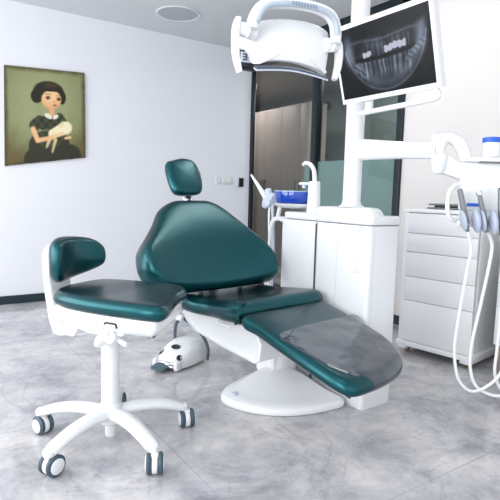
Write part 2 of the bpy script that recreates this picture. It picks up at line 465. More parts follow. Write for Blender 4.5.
def colour_grid(name, corners, nu, nv, fn, m, parent, label=None, back=None, thick=0):
    """corners TL,TR,BR,BL; fn(u,v)->sRGB 0-255"""
    bm = bmesh.new(); lay = bm.verts.layers.float_color.new('Col')
    tl, tr, br, bl = [Vector(c) for c in corners]
    g = []
    for j in range(nv + 1):
        row = []
        for i in range(nu + 1):
            u, v = i / nu, j / nv
            w = bm.verts.new(tl.lerp(tr, u).lerp(bl.lerp(br, u), v)); w[lay] = srgb(*fn(u, v)); row.append(w)
        g.append(row)
    for j in range(nv):
        for i in range(nu): bm.faces.new([g[j][i], g[j + 1][i], g[j + 1][i + 1], g[j][i + 1]])
    o = obj(name, bm, m, parent, label)
    return o
t = thing('painting', 'unframed canvas painting of a dark haired girl in green dress holding a white bundle', 'painting', (1.06, YL, 1.24))
yc = -.022
CN = [(-.34, yc, .853), (.34, yc, .888), (.342, yc, .109), (-.356, yc, -.004)]
def canvas_back(b):
    P2 = [CN[0], CN[1], CN[2], CN[3]]; n = 26; fr_, bk = [], []
    for a, c in zip(P2, P2[1:] + P2[:1]):
        for q in range(n):
            p = Vector(a).lerp(Vector(c), q / n); j = Vector((random.uniform(-1, 1), 0, random.uniform(-1, 1))) * .0035
            fr_.append(p + j + Vector((0, .0015, 0))); bk.append(Vector((p.x, 0, p.z)))
    rings(b, [bk, fr_])
quick('canvas_edge', t, mat('raw_canvas_edge', srgb(96, 92, 62), .9), canvas_back)
colour_grid('painted_canvas', CN, 110, 120, painting, attr_mat('oil_paint', .75), t)

# ------------------------------------------------------------------ patient chair
ch = thing('dental_chair', 'teal leather reclining dental patient chair on a white floor plate', 'dental chair', (1.45, 1.8, 0), 8)
Mch = Matrix.Translation((1.45, 1.8, 0)) @ Matrix.Rotation(R(8), 4, 'Z'); Mi = Mch.inverted()
def W(x, y, z): return Mi @ Vector((x, y, z))
# floor plate (world outline brought into the chair's frame)
pl = [(1.272, 2.11), (1.258, 2.04), (1.285, 1.95), (1.345, 1.86), (1.44, 1.785), (1.555, 1.742), (1.67, 1.725), (1.765, 1.73), (1.785, 1.8), (1.785, 2.1), (1.785, 2.32), (1.68, 2.33), (1.57, 2.28), (1.45, 2.235), (1.34, 2.18)]
pl = [tuple(W(x, y, 0))[:2] for x, y in pl]
def plate(b):
    P2 = [Vector((p.x, p.y)) for p in catmull([(a, c, 0) for a, c in pl], 6, True)]
    if area(P2) < 0: P2 = P2[::-1]
    cc = W(1.66, 2.14, 0); cc = Vector((cc.x, cc.y)); RG = []
    for o, z in ((.012, 0), (.002, .004), (0, .012), (0, .022), (.006, .034), (.016, .042)): RG.append([(p.x, p.y, z) for p in offset_poly(P2, o)])
    E_ = offset_poly(P2, .016)
    for k in range(1, 9):
        s = k / 8 * .95; RG.append([(*(p.lerp(cc, s)), .042 + .07 * sstep(0, .8, s)) for p in E_])
    rings(b, RG)
fp = quick('floor_plate', ch, WHITE, plate)
quick('button', fp, GREYP, lambda b: lathe(b, [(.016, 0), (.016, .006), (.012, .009), (.001, .0095)], 20, Matrix.Translation(W(1.315, 2.045, .047))))
# lift column and body
def liftc(b):
    slab(b, rrect(.17, .2, .05), .07, .40, .01, M=Matrix.Translation(W(1.665, 2.17, 0)))
    cyl(b, W(1.60, 2.10, .09), W(1.57, 2.08, .34), .016)
quick('lift_column', ch, WHITE, liftc)
def body(b):
    # side profile (y', z) lofted over x'
    prof = [(-.01, .305), (-.04, .325), (-.05, .40), (-.01, .462), (.3, .462), (.52, .455), (.55, .43), (.52, .395), (.44, .355), (.22, .325)]
    RG = []
    for x, s in ((-.215, .9), (-.225, .97), (-.222, 1), (.20, 1), (.205, .97), (.195, .9)):
        RG.append([(x, .27 + (y - .27) * s, .37 + (z - .37) * s) for y, z in prof])
    rings(b, RG)
bd = quick('body', ch, WHITE, body)
# seat lever / hook
def hook(b):
    tube(b, [(-.22, .47, .445), (-.27, .56, .40), (-.30, .64, .345), (-.29, .70, .325)], .012, sm=5)
quick('lever', ch, WHITE, lambda b: (cyl(b, (-.215, .19, .458), (-.265, .2, .45), .012), cyl(b, (-.262, .2, .45), (-.268, .11, .45), .007)))
# leg rest
LR = [(-.245, 0), (0, 0), (.27, 0), (.298, -.05), (.297, -.2), (.278, -.36), (.244, -.47), (.196, -.54), (.12, -.588), (.04, -.608), (-.06, -.618), (-.16, -.622), (-.23, -.61), (-.262, -.57), (-.27, -.47), (-.265, -.3), (-.257, -.1)]
aL = math.atan2(.145, .62)
def LM(u, v, h): return Vector((u, v * math.cos(aL) + h * math.sin(aL) * 1 + 0.05, .49 + v * math.sin(aL) + h * math.cos(aL)))
def LM2(u, v, h): return LM(u, v, h)
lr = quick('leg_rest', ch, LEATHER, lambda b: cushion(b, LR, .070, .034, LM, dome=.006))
quick('leg_rest_shell', ch, WHITE, lambda b: cushion(b, [(x * .8, -.03 + y * .86) for x, y in LR], .02, .01, lambda u, v, h: LM(u, v, h - .047)))
# smoky film over the foot end
CV = [(-.235, -.235), (-.1, -.215), (.05, -.21), (.2, -.215), (.299, -.225), (.281, -.36), (.247, -.47), (.199, -.542), (.122, -.591), (.04, -.611), (-.06, -.621), (-.14, -.617), (-.19, -.58), (-.225, -.50), (-.24, -.40), (-.242, -.3)]
def film(b):
    def fm(u, v, h):
        top = h > 0
        w_ = .0035 * noise.noise(Vector((u * 8, v * 13, 2))) + .002
        if u < -.17 or v > -.25: h = .0405 if top else .032
        return LM(u, v, h + (w_ * min(1, h / .03) if top else 0))
    cushion(b, CV, .077, .036, fm, dome=.008, sm=6)
quick('foot_film', ch, FILM, film, 'smoky transparent plastic cover over the foot end')
# seat
SE = [(-.235, .012), (0, .012), (.2, .0), (.30, .008), (.335, .06), (.325, .2), (.29, .35), (.26, .5), (.15, .54), (-.1, .54), (-.25, .54), (-.28, .46), (-.285, .36), (-.262, .24), (-.27, .12), (-.262, .03)]
def SM(u, v, h):
    zz = .500 + h * (1 if h > 0 else 1.0) + .02 * sstep(.3, .0, v) * (1 if h > 0 else .5) - .03 * (1 - (u / .28) ** 2) * sstep(.1, .3, v) * (1 if h > 0 else 0) * .6
    return Vector((u, v + .045, zz))
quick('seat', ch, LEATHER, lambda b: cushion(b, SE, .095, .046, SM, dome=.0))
# backrest
n_ = math.hypot(.3, .41); dy, dz = .3 / n_, .41 / n_
BK = [(-.36, -.01), (-.45, .025), (-.487, .076), (-.495, .133), (-.482, .20), (-.454, .245), (-.398, .305), (-.332, .38), (-.272, .459), (-.203, .504), (-.133, .524), (0, .527), (.075, .522), (.145, .482), (.211, .40), (.272, .305), (.33, .205), (.365, .105), (.352, .03), (.31, -.012), (.15, -.02), (-.1, -.02)]
def BM(u, v, h):
    cu = .10 * (abs(u + .06) / .42) ** 2.2 * sstep(.5, .1, v) * .45       # wings curve a little forward
    lum = .02 * math.sin(max(0, min(1, v / .5)) * PI)
    q = h + (cu + lum) * (1 if h > 0 else 0) * min(1, abs(h) / .04)
    return Vector((u, .45 + v * dy - q * dz, .57 + v * dz + q * dy))
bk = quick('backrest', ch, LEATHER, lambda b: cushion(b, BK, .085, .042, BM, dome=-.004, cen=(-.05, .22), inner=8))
quick('backrest_shell', ch, WHITE, lambda b: cushion(b, [(-.05 + (x + .05) * .8, .22 + (y - .22) * .8) for x, y in BK], .03, .014, lambda u, v, h: BM(u, v, h - .055), cen=(-.05, .22)))
quick('backrest_hinge', ch, WHITE, lambda b: (tube(b, [(-.02, .5, .44), (-.02, .58, .48), (-.02, .60, .56), (-.02, .64, .68)], [.05, .045, .035, .03], sx=1.6, up=(0, 1, 0)),))
for sx in (-1, 1): quick('mount_strut', ch, WHITE, lambda b: cyl(b, (sx * .13, .50, .50), (sx * .14, .53, .60), .014))
# headrest
def HMx(u, v, h): 
    a, c2 = .25 / math.hypot(.25, .41), .41 / math.hypot(.25, .41)
    return Vector((u - .005, .775 + v * a - h * c2, 1.02 + v * c2 + h * a))
HD = [(-.07, .240), (-.112, .225), (-.130, .185), (-.139, .11), (-.134, .04), (-.11, .008), (-.05, .0), (.04, .008), (.078, .03), (.1, .09), (.108, .15), (.098, .215), (.066, .25), (0, .258)]
quick('headrest', ch, LEATHER, lambda b: cushion(b, [(-.015 + (x + .015) * .93, .012 + y * .94) for x, y in HD], .066, .032, HMx, dome=.004))
def stem(b):
    for sx in (-.035, -.008):
        cyl(b, BM(sx, .44, -.02), HMx(sx + .0, .06, -.02), .009, n=12)
    bx(b, (0, 0, 0), (.055, .012, .05), M=Matrix.Translation(HMx(-.018, .0, -.03)) @ Matrix.Rotation(R(-32), 4, 'X'))
quick('headrest_stem', ch, CHROME, stem)

# ------------------------------------------------------------------ stool
st = thing('dental_stool', 'teal leather operator stool with curved backrest on a white five star base', 'stool', (.664, 1.994, 0), 34)
def star(b):
    lathe(b, [(.03, .075), (.045, .085), (.05, .12), (.048, .15), (.04, .168), (.001, .17)], 28)
    for k in range(5):
        a = R(136.5 - 34 + 72 * k); d = Vector((math.cos(a), math.sin(a), 0))
        pts = [d * .01 + Vector((0, 0, .118)), d * .09 + Vector((0, 0, .131)), d * .18 + Vector((0, 0, .128)), d * .26 + Vector((0, 0, .112)), d * .315 + Vector((0, 0, .092))]
        tube(b, pts, [.036, .034, .032, .030, .027], n=16, up=(0, 0, 1), sx=1.05, sy=.72)
        lathe(b, [(.012, .075), (.022, .08), (.023, .1), (.016, .108), (.001, .110)], 16, Matrix.Translation(d * .318))
quick('star_base', st, WHITE, star)
quick('gas_cylinder', st, WHITE, lambda b: cyl(b, (0, 0, .022), (0, 0, .12), .023, bev=.005))
for k, tw in enumerate((35, -35, 205, 95, 20)):
    a = R(136.5 - 34 + 72 * k); d = Vector((math.cos(a), math.sin(a), 0)); p = d * .318
    tw = (200, 295, 155, 165, 165)[k]; p = d * (.318, .318, .33, .335, .318)[k]
    ax = Vector((math.cos(R(tw - 34)), math.sin(R(tw - 34)), 0)); fw = Vector((0, 0, 1)).cross(ax)
    c = p + fw * .012 + Vector((0, 0, .041))
    cs = quick('caster', st, WHITE, lambda b: (cyl(b, c - ax * .0105, c + ax * .0105, .0375, n=28), bx(b, c + Vector((0, 0, .030)), (.03, .03, .02), math.atan2(ax.y, ax.x), bev=.007), cyl(b, p + Vector((0, 0, .05)), p + Vector((0, 0, .09)), .008)))
    for s in (-1, 1):
        def wheel(b):
            M_ = zdir(c + ax * (s * .0108), ax * s)
            lathe(b, [(.028, 0), (.038, .003), (.041, .008), (.041, .014), (.037, .019), (.031, .0205)], 32, M_, 0)
            lathe(b, [(.0295, .0205), (.0295, .0225), (.026, .0245), (.001, .026)], 28, M_, 1)
        quick('wheel', cs, [TYRE, WHITE], wheel)
quick('column', st, WHITE, lambda b: (cyl(b, (0, 0, .15), (0, 0, .44), .037), cyl(b, (0, 0, .30), (0, 0, .305), .0385)))
def mech(b):
    cyl(b, (0, 0, .43), (0, 0, .50), .04, .05)
    bx(b, (0, -.05, .515), (.15, .26, .045), bev=.015)
    cyl(b, (-.13, .09, .50), (.13, .09, .50), .03); cyl(b, (-.14, -.10, .497), (.14, -.10, .497), .028)
quick('tilt_mechanism', st, WHITE, mech)
quick('lever', st, WHITE, lambda b: (tube(b, [(-.09, -.14, .522), (-.105, -.10, .505), (-.10, -.04, .47), (-.075, .0, .43)], [.026, .026, .022, .014], sx=1.2, sy=.7), cyl(b, (-.09, -.14, .522), (-.125, -.14, .522), .024)))
quick('lever', st, WHITE, lambda b: tube(b, [(-.06, -.06, .50), (-.10, -.11, .482), (-.12, -.17, .468)], [.013, .012, .010]))
quick('side_knob', st, WHITE, lambda b: (cyl(b, (-.13, .07, .52), (-.155, .07, .52), .034), tube(b, [(-.14, .05, .53), (-.145, -.02, .515), (-.135, -.1, .51)], [.016, .012, .012])))
def spring(b):
    tube(b, [(-.192, -.175, .552), (-.197, -.175, .567), (-.197, -.15, .568), (-.197, -.13, .568), (-.195, -.125, .562)], .0035, n=8, sm=2)
quick('handle', st, BLACK, spring, 'small black wire clip')
def pan(b):
    O = [(-.14, .15), (-.17, .08), (-.19, -.1), (-.19, -.27), (-.16, -.335), (0, -.30), (.15, -.25), (.2, -.18), (.2, .05), (.15, .15)]
    P2 = [Vector((p.x, p.y)) for p in catmull([(x, y, 0) for x, y in O], 5, True)]
    if area(P2) < 0: P2 = P2[::-1]
    RG = []
    for o, z in ((.055, .517), (.03, .527), (.010, .545), (0, .56), (0, .59), (.01, .60)): RG.append([(p.x, p.y, z) for p in offset_poly(P2, o)])
    rings(b, RG)
quick('seat_pan', st, WHITE, pan)
SS = [(-.15, .155), (-.185, .08), (-.205, -.05), (-.21, -.2), (-.205, -.32), (-.17, -.365), (-.1, -.352), (-.01, -.315), (.08, -.283), (.16, -.268), (.212, -.22), (.222, -.1), (.2, .05), (.15, .17), (0, .2), (-.1, .185)]
quick('seat', st, LEATHER, lambda b: cushion(b, SS, .07, .036, lambda u, v, h: Vector((u, v, .622 + h - .012 * sstep(.05, -.1, v) * (1 - (u / .22) ** 2) * (h > 0) + .0 * v)), dome=.004))
def bmap(u, v, h):
    return Vector((u, .225 - 1.9 * (u - .04) ** 2 - h, .757 + v))
BO = [(-.115, -.06), (-.125, 0), (-.118, .06), (-.085, .088), (-.02, .095), (.08, .088), (.14, .075), (.180, .045), (.192, 0), (.180, -.042), (.13, -.065), (.06, -.080), (-.03, -.090), (-.085, -.087)]
quick('backrest', st, LEATHER, lambda b: cushion(b, BO, .07, .034, bmap, dome=.006))
def upr(b):
    RG = []
    for z, y, w, th in ((.43, .245, .05, .02), (.44, .25, .062, .026), (.50, .27, .065, .026), (.6, .29, .065, .022), (.70, .30, .068, .018), (.77, .30, .068, .018), (.80, .295, .064, .016), (.815, .29, .05, .010)):
        RG.append([(x + .012, y - .01 + yy, z) for x, yy in rrect(2 * w, 2 * th, th * .8)])
    rings(b, RG)
    cushion(b, [(-.085, -.07), (-.1, 0), (-.085, .06), (.04, .065), (.13, .05), (.15, 0), (.12, -.05), (.02, -.075)], .022, .01, lambda u, v, h: bmap(u, v, h - .044))
    RG = []
    for y, z, w, th in ((.25, .47, .055, .032), (.2, .475, .065, .034), (.1, .49, .075, .034), (.02, .505, .07, .03)):
        RG.append([(x, y, z + zz) for x, zz in rrect(2 * w, 2 * th, .012)])
    rings(b, RG)
quick('backrest_bracket', st, WHITE, upr)

# ------------------------------------------------------------------ foot control
fc = thing('foot_control', 'white foot pedal with dark buttons and a grey carrying bow on the floor', 'foot control', (1.335, 2.72, 0), math.degrees(math.atan2(-.5, -.86)))
def fbody(b):
    RG = []
    # x = forward, loft along x, arched section
    for x, w, h in ((-.15, .09, .112), (-.145, .105, .128), (-.08, .115, .136), (0, .112, .122), (.06, .10, .097), (.11, .085, .07), (.13, .075, .058)):
        sec = [(-w, .012), (-w * 1.0, h * .55), (-w * .85, h * .85), (-w * .5, h), (0, h * 1.03), (w * .5, h), (w * .85, h * .85), (w, h * .55), (w, .012)]
        pts = catmull([(0, y, z) for y, z in sec], 3)
        RG.append([(x, p.y, max(p.z, .008)) for p in pts])
    rings(b, RG)
fb = quick('housing', fc, WHITE, fbody)
def side(b, s): bx(b, (.12, s * .075, .034), (.07, .028, .055), bev=.012)
quick('foot', fc, WHITE, lambda b: side(b, 1)); quick('foot', fc, WHITE, lambda b: side(b, -1))
quick('pedal', fc, DGREY, lambda b: (slab(b, rrect(.07, .1, .02), .02, .034, .004, M=Matrix.Translation((.175, -.015, 0)) @ Matrix.Rotation(R(8), 4, 'Y')),))
quick('spring', fc, CHROME, lambda b: (cyl(b, (.14, -.05, .045), (.14, .06, .045), .008, n=12), bx(b, (.15, .02, .04), (.02, .03, .02)), bx(b, (.13, 0, .03), (.06, .13, .012))))
for (x, y, z, rx) in ((.035, 0, .113, 0), (.095, .066, .072, 40), (.07, -.078, .078, -35)):
    Mx = Matrix.Translation((x, y, z)) @ Matrix.Rotation(R(22), 4, 'Y') @ Matrix.Rotation(R(-rx), 4, 'X') @ Matrix.Scale(1.45 if rx == 0 else .8, 4, (0, 1, 0))
    quick('button', fc, BLACK, lambda b: lathe(b, [(.019, -.006), (.022, .002), (.018, .006), (.013, .002), (.001, .003)], 24, Mx))
def bow(b):
    tube(b, [(-.094, .146, .02), (-.12, .135, .08), (-.11, .11, .15), (-.075, .075, .215), (-.04, .035, .262), (-.015, .0, .28), (-.03, -.045, .23), (-.08, -.085, .15), (-.10, -.095, .10)], .0105, n=12)
quick('carrying_bow', fc, DGREY, bow)
quick('knob', fc, WHITE, lambda b: cyl(b, (-.01, .02, .283), (-.015, -.03, .283), .018, bev=.006))

# ------------------------------------------------------------------ dental unit cabinet
un = thing('dental_unit_cabinet', 'tall white dental unit cabinet carrying the support column behind the patient chair', 'dental unit', (1.8, 1.65, 0))
UW, UD, UH = .215, .69, .945
def ubody(b):
    slab(b, rrect(UW, .385, .02, cx=UW / 2, cy=.1925), 0, UH - .035, .002)
quick('housing', un, WHITE, ubody)
quick('rear_section', un, WHITE, lambda b: bx(b, (UW / 2 + .004, .39 + .15, .455), (UW - .004, .295, .91), bev=.006))
quick('panel_seam', un, [SEAM, GREYP], lambda b: (bx(b, (.004, .387, .46), (.01, .002, .88), bev=0), bx(b, (-.0002, .215, .44), (.002, .0015, .85), bev=0, mi=1), bx(b, (.03, -.0002, .44), (.0015, .0015, .85), bev=0, mi=1)))
def utop(b):
    # moulded top: low rim, rise towards the column
    prof = [(-.008, .885), (-.008, .93), (.05, .935), (.14, .935)]
    slab(b, rrect(UW + .02, .405, .035, cx=UW / 2, cy=.193), UH - .032, UH + .012, .012)
    slab(b, rrect(UW - .0, .30, .045, cx=UW / 2 + .006, cy=.545), UH - .032, UH + .008, .01)
    O = [(.02, .41), (.05, .44), (.11, .45), (.19, .43), (.215, .3), (.205, .12), (.13, .06), (.05, .09), (.02, .2)]
    P2 = [Vector((p.x, p.y)) for p in catmull([(x, y, 0) for x, y in O], 5, True)]
    if area(P2) < 0: P2 = P2[::-1]
    rings(b, [[(p.x, p.y, z) for p in offset_poly(P2, o)] for o, z in ((-.012, UH + .006), (-.004, UH + .012), (.004, UH + .026), (.014, UH + .04), (.03, UH + .048), (.05, UH + .05))])
quick('top_cover', un, WHITE, utop)
quick('power_socket', un, BLACK, lambda b: (bx(b, (-.001, .085, .052), (.006, .03, .03), bev=.001), bx(b, (-.005, .08, .054), (.002, .008, .01), bev=0, mi=1)), None)
bpy.data.objects['power_socket'].data.materials.append(WHITE)
# embossed vertical lettering
def lettering(txt, size, M, m, parent, name='lettering', ext=.0006, label=None):
    cu = bpy.data.curves.new('t', 'FONT'); cu.body = txt; cu.size = size; cu.extrude = ext
    o = bpy.data.objects.new('t', cu); COL.objects.link(o)
    dg = bpy.context.evaluated_depsgraph_get(); me = bpy.data.meshes.new_from_object(o.evaluated_get(dg))
    bpy.data.objects.remove(o)
    me.transform(M); me.materials.clear(); me.materials.append(m)
    q = bpy.data.objects.new(name, me); COL.objects.link(q); q.parent = parent
    return q
EMB = mat('embossed_white', srgb(208, 212, 222), .4)
# text plane faces -X, reading upwards
Ml = Matrix(((0, 0, -1, -.0006), (0, 1, 0, .062), (1, 0, 0, .672), (0, 0, 0, 1)))
lettering('Diplomat', .048, Ml, EMB, un)
quick('emblem_ring', un, EMB, lambda b: lathe(b, [(.011, 0), (.016, 0), (.016, .0012), (.011, .0012)], 24, zdir((-.0002, .074, .885), (-1, 0, 0))))

# ------------------------------------------------------------------ spittoon
sp = thing('spittoon', 'white cup filler and spittoon with blue glass bowl on the cabinet rear end', 'spittoon', (1.9, 2.175, .950))
def spc(b):
    RG = []
    for z, a, c in ((-.008, .032, .042), (.02, .032, .040), (.1, .03, .036), (.17, .03, .034), (.178, .024, .028)):
        RG.append([(x, y, z) for x, y in rrect(2 * a, 2 * c, a * .9)])
    rings(b, RG)
quick('column', sp, WHITE, spc)
quick('spout', sp, WHITE, lambda b: tube(b, [(0, 0, .16), (0, .0, .20), (0, .012, .245), (0, .045, .275), (0, .085, .283), (0, .105, .272)], [.013, .013, .012, .012, .011, .009], n=12))
quick('cup_filler', sp, WHITE, lambda b: (cushion(b, [(-.02, .0), (-.025, .08), (-.02, .115), (0, .125), (.02, .115), (.025, .08), (.02, 0)], .016, .007, lambda u, v, h: Vector((u, v, .165 + h))), cyl(b, (0, .09, .14), (0, .09, .16), .011, n=12)))
quick('tray', sp, WHITE, lambda b: (lathe(b, [(.02, .018), (.10, .024), (.128, .04), (.132, .048), (.12, .048)], 40, Matrix.Translation((0, .165, 0)))))
def bowl(b): lathe(b, [(.08, .046), (.108, .05), (.12, .062), (.126, .09), (.126, .118), (.12, .118), (.118, .1), (.1, .068), (.001, .06)], 48, Matrix.Translation((0, .165, 0)))
quick('bowl', sp, GLASSBLUE, bowl, 'deep blue glass bowl')
quick('rim', sp, mat('clear_rim', srgb(150, 178, 205), .15), lambda b: lathe(b, [(.120, .116), (.128, .117), (.128, .1225), (.120, .1225)], 48, Matrix.Translation((0, .165, 0))))
quick('drain_pipe', sp, WHITE, lambda b: tube(b, [(-.03, .27, .03), (-.04, .27, -.01), (-.05, .26, -.035), (-.06, .21, -.05), (-.06, .13, -.05)], .013))
quick('support_loop', sp, WHITE, lambda b: tube(b, [(-.05, .13, -.045), (-.05, .22, -.045), (-.05, .29, -.05), (-.05, .325, -.09), (-.05, .335, -.16), (-.05, .335, -.32), (-.05, .32, -.50), (-.05, .14, -.56)], .0145))
# suction handpiece in its holder
sh = thing('suction_handpiece', 'white pointed suction handpiece with hoses parked left of the blue bowl', 'suction handpiece', (1.9, 2.6, .97))
quick('nozzle', sh, WHITE, lambda b: tube(b, [(0, .215, .205), (0, .12, .125), (0, .035, .05)], [.006, .013, .019], n=14))
quick('grip', sh, GREYP, lambda b: (tube(b, [(0, .05, .0), (0, .02, .03), (0, -.02, .055), (0, -.05, .05)], [.02, .036, .036, .022], n=16), cyl(b, (0, .0, .06), (0, .02, .11), .018, .022), cyl(b, (-.03, -.01, .03), (.03, -.01, .03), .03)))
quick('hose', sh, GREYP, lambda b: (tube(b, [(0, -.03, .03), (0, -.04, -.05), (.01, -.045, -.25), (.01, -.04, -.5), (.02, -.1, -.66), (.04, -.25, -.72)], .009), ))
quick('hose', sh, WHITE, lambda b: (tube(b, [(.01, -.0, .03), (.0, -.0, -.05), (.0, -.01, -.25), (.0, .02, -.45), (.02, .0, -.66), (.04, -.2, -.74)], .007), ))

# ------------------------------------------------------------------ column with arms
PX, PY = 1.9, 1.88
po = thing('support_column', 'tall round white support column with horizontal arm rising from the unit cabinet', 'support column', (PX, PY, UH + .05))
quick('pole', po, WHITE, lambda b: (lathe(b, [(.068, 0), (.062, .006), (.052, .012), (.046, .03), (.046, .23)], 40), lathe(b, [(.044, .23), (.044, .234)], 40), lathe(b, [(.046, .234), (.047, .39)], 40), lathe(b, [(.045, .39), (.045, .394)], 40), lathe(b, [(.047, .394), (.046, 1.23)], 40)))
JX, JY, JZ = 1.985, 1.43, 1.262
def arm(b):
    o = Vector((PX, PY, UH + .05)); p = Vector((0, 0, .292)); q = Vector((JX, JY, JZ)) - o; q.z += .002; q = p + (q - p) * .97
    tube(b, [p, p.lerp(q, .3), p.lerp(q, .65), q], [.058, .048, .040, .038], n=20, sm=4, up=(0, 0, 1), sx=.75, sy=1)
quick('arm', po, WHITE, arm)
# lamp boom above the frame
def boom(b):
    tube(b, [(0, 0, 1.20), (-.1, -.02, 1.21), (-.45, -.12, 1.20), (-.72, -.30, 1.16), (-.82, -.40, 1.0), (-.80, -.42, .90)], [.035, .03, .026, .024, .022, .02], n=16)
quick('lamp_boom', po, WHITE, boom)

# ------------------------------------------------------------------ monitor
MX, MY0, MY1 = 1.7, 1.767, 1.24
mo = thing('monitor', 'white framed monitor on the column showing a panoramic dental X-ray', 'monitor', (MX, 1.5, 1.472))
up = Vector((-.1, -.006, .32)).normalized()
sd = Vector((0, -1, 0)); nm = sd.cross(up).normalized()
if nm.x > 0: nm = -nm
MW, MH = .527, .333
def MP(u, v, d): return Vector((0, (MY0 - 1.5), 0)) + sd * (u * MW) + up * (v * MH) + nm * d     # v up
def mframe(b):
    C4 = [(0, 0), (1, 0), (1, 1), (0, 1)]
    def ring(iu, iv, d): return [MP(iu if a == 0 else 1 - iu, iv if c == 0 else 1 - iv, d) for a, c in C4]
    # outer shell and raised bezel round the screen
    RG = [ring(.03, .05, -.045), ring(.005, .01, -.038), ring(0, 0, -.03), ring(0, 0, -.003), ring(.006, .01, 0), ring(.030, .062, 0), ring(.032, .066, -.004)]
    # bezel a little thinner on top
    rings(b, RG)
quick('casing', mo, WHITE, mframe)
def xray(u, v):
    n = noise.noise(Vector((u * 6, v * 6, 5))) * .5 + noise.noise(Vector((u * 16, v * 12, 2))) * .3
    x = (u - .53) / .47; 
    base = 14 + 22 * n
    # skull haze
    base += 34 * math.exp(-(x / .75) ** 2 - ((v - .33) / .2) ** 2)
    # jaw arch: distance to U curve
    jr = math.hypot((u - .53) / .42, (v - .20) / .74)
    band = math.exp(-((jr - .93) / .13) ** 2) * (1 if v > .15 else v / .15)
    base += 70 * band + 26 * math.exp(-(x / .8) ** 2 - ((v - .30) / .16) ** 2) * (1 + n)
    base += 55 * math.exp(-((jr - 1.02) / .02) ** 2) * (v > .3)
    # rami
    for cx in (.12, .90): base += 60 * math.exp(-((u - cx) / .07) ** 2 - ((v - .38) / .2) ** 2)
    inner = sstep(1.0, .85, jr)
    base += 48 * inner * math.exp(-((v - .72) / .16) ** 2)
    # hard palate line
    pl_ = .23 + .28 * (u - .5) ** 2 - .03 * math.sin(u * 9)
    base += 50 * math.exp(-((v - pl_) / .02) ** 2) * sstep(.12, .25, u) * sstep(.92, .8, u)
    arc = .50 - .30 * (u - .5) ** 2
    ww = u + .012 * noise.noise(Vector((u * 5, v * 7, 11))) + (u - .5) * (.10 * (v - .5))
    if .24 < u < .80:
        ph = (ww - .26) / .54 * PI * 12 + .8 * math.sin(ww * 23)
        w_ = abs(math.sin(ph)); kk = int(ph / PI); ln = .03 * math.sin(kk * 2.4)
        up_ = sstep(arc - .27 + ln, arc - .16, v) * sstep(arc - .01, arc - .03, v); lo = sstep(arc + .02, arc + .045, v) * sstep(arc + .33 + ln, arc + .16, v)
        am = .75 + .35 * math.sin(kk * 1.7)
        base += (52 * up_ + 88 * lo) * (w_ ** .6) * am - 12 * (1 - w_) * (up_ + lo)
        base += 30 * lo * sstep(arc + .12, arc + .03, v) * w_
    base *= 1 - .8 * math.exp(-((v - arc) / .02) ** 2) * (.2 < u < .85)
    for cx, cy, rx, ry, ro, b_ in ((.83, .53, .036, .095, .6, 150), (.885, .47, .036, .09, .65, 150), (.775, .59, .032, .085, .45, 130), (.24, .56, .036, .055, -.7, 150), (.20, .62, .03, .05, -.8, 125), (.28, .66, .022, .07, -.4, 110)):
        k = ell(u, v, cx, cy, rx, ry, ro, .2) * .9; base = base * (1 - k) + (b_ + 22 * math.sin((u * .85 - v * .6) * 120) + 30 * n) * k
    base = max(0, base); base = 255 * (base / 255) ** 1.22 * 1.12
    c = (base * .86, base * .93, base * 1.06)
    for u0, u1, vc, hh in ((.29, .40, .425, .045), (.53, .765, .415, .055)):
        if u0 - .01 < u < u1 + .01:
            vc2 = vc - .10 * (u - u0) * (u0 > .5)
            q = abs(math.sin((u - u0) * 66)); e = hh * (.62 + .38 * q); off = .008 * math.sin((u - u0) * 40)
            k = sstep(e, e * .8, abs(v - vc2 - off)) * sstep(u0, u0 + .012, u) * sstep(u1, u1 - .012, u); c = mix(c, (216, 214, 236), k)
    k = max(sstep(1.08, 1.22, jr) * sstep(.2, .45, v), 0); c = mix(c, (10, 12, 16), k * .9)
    for ex, ey, ra, rb, kk in ((.86, .10, .09, .1, .85), (.38, .14, .12, .06, .6), (.62, .10, .10, .05, .5), (.28, .33, .06, .07, .5)):
        c = mix(c, (10, 12, 16), kk * ell(u, v, ex, ey, ra, rb, 0, .5))
    g = 5 * noise.noise(Vector((u * 70, v * 60, 4)))
    return tuple(max(4, min(245, q + g)) for q in c)
colour_grid('screen', [MP(.03, .94, .0002), MP(.97, .94, .0002), MP(.97, .062, .0002), MP(.03, .062, .0002)], 200, 130, xray, attr_mat('screen_glow', .25, .85), mo, 'black screen with grey jaw X-ray')
def mhandle(b):
    tube(b, [MP(.12, -.16, -.03), MP(.5, -.14, -.02), MP(.86, -.125, -.02), MP(.93, -.11, -.02), MP(.945, -.06, -.02), MP(.92, .02, -.02)], .0115, n=12, sm=4)
quick('handle', mo, WHITE, mhandle)
def mmount(b):
    c = MP(.36, .42, -.045); q = Vector((PX - MX, PY - 1.5, c.z + .02))
    bx(b, MP(.34, .42, -.055), (.04, .14, .14), bev=.008)
    tube(b, [MP(.34, .42, -.06), Vector((q.x * .6, q.y * .75, c.z)), q - Vector((.04, .0, 0))], [.026, .026, .03], n=14, sm=3)
    bx(b, MP(.25, -.06, -.03), (.02, .035, .08), bev=.004)
    lathe(b, [(.0475, -.05), (.056, -.045), (.056, .045), (.0475, .05)], 32, Matrix.Translation(q))
quick('mount', mo, WHITE, mmount)

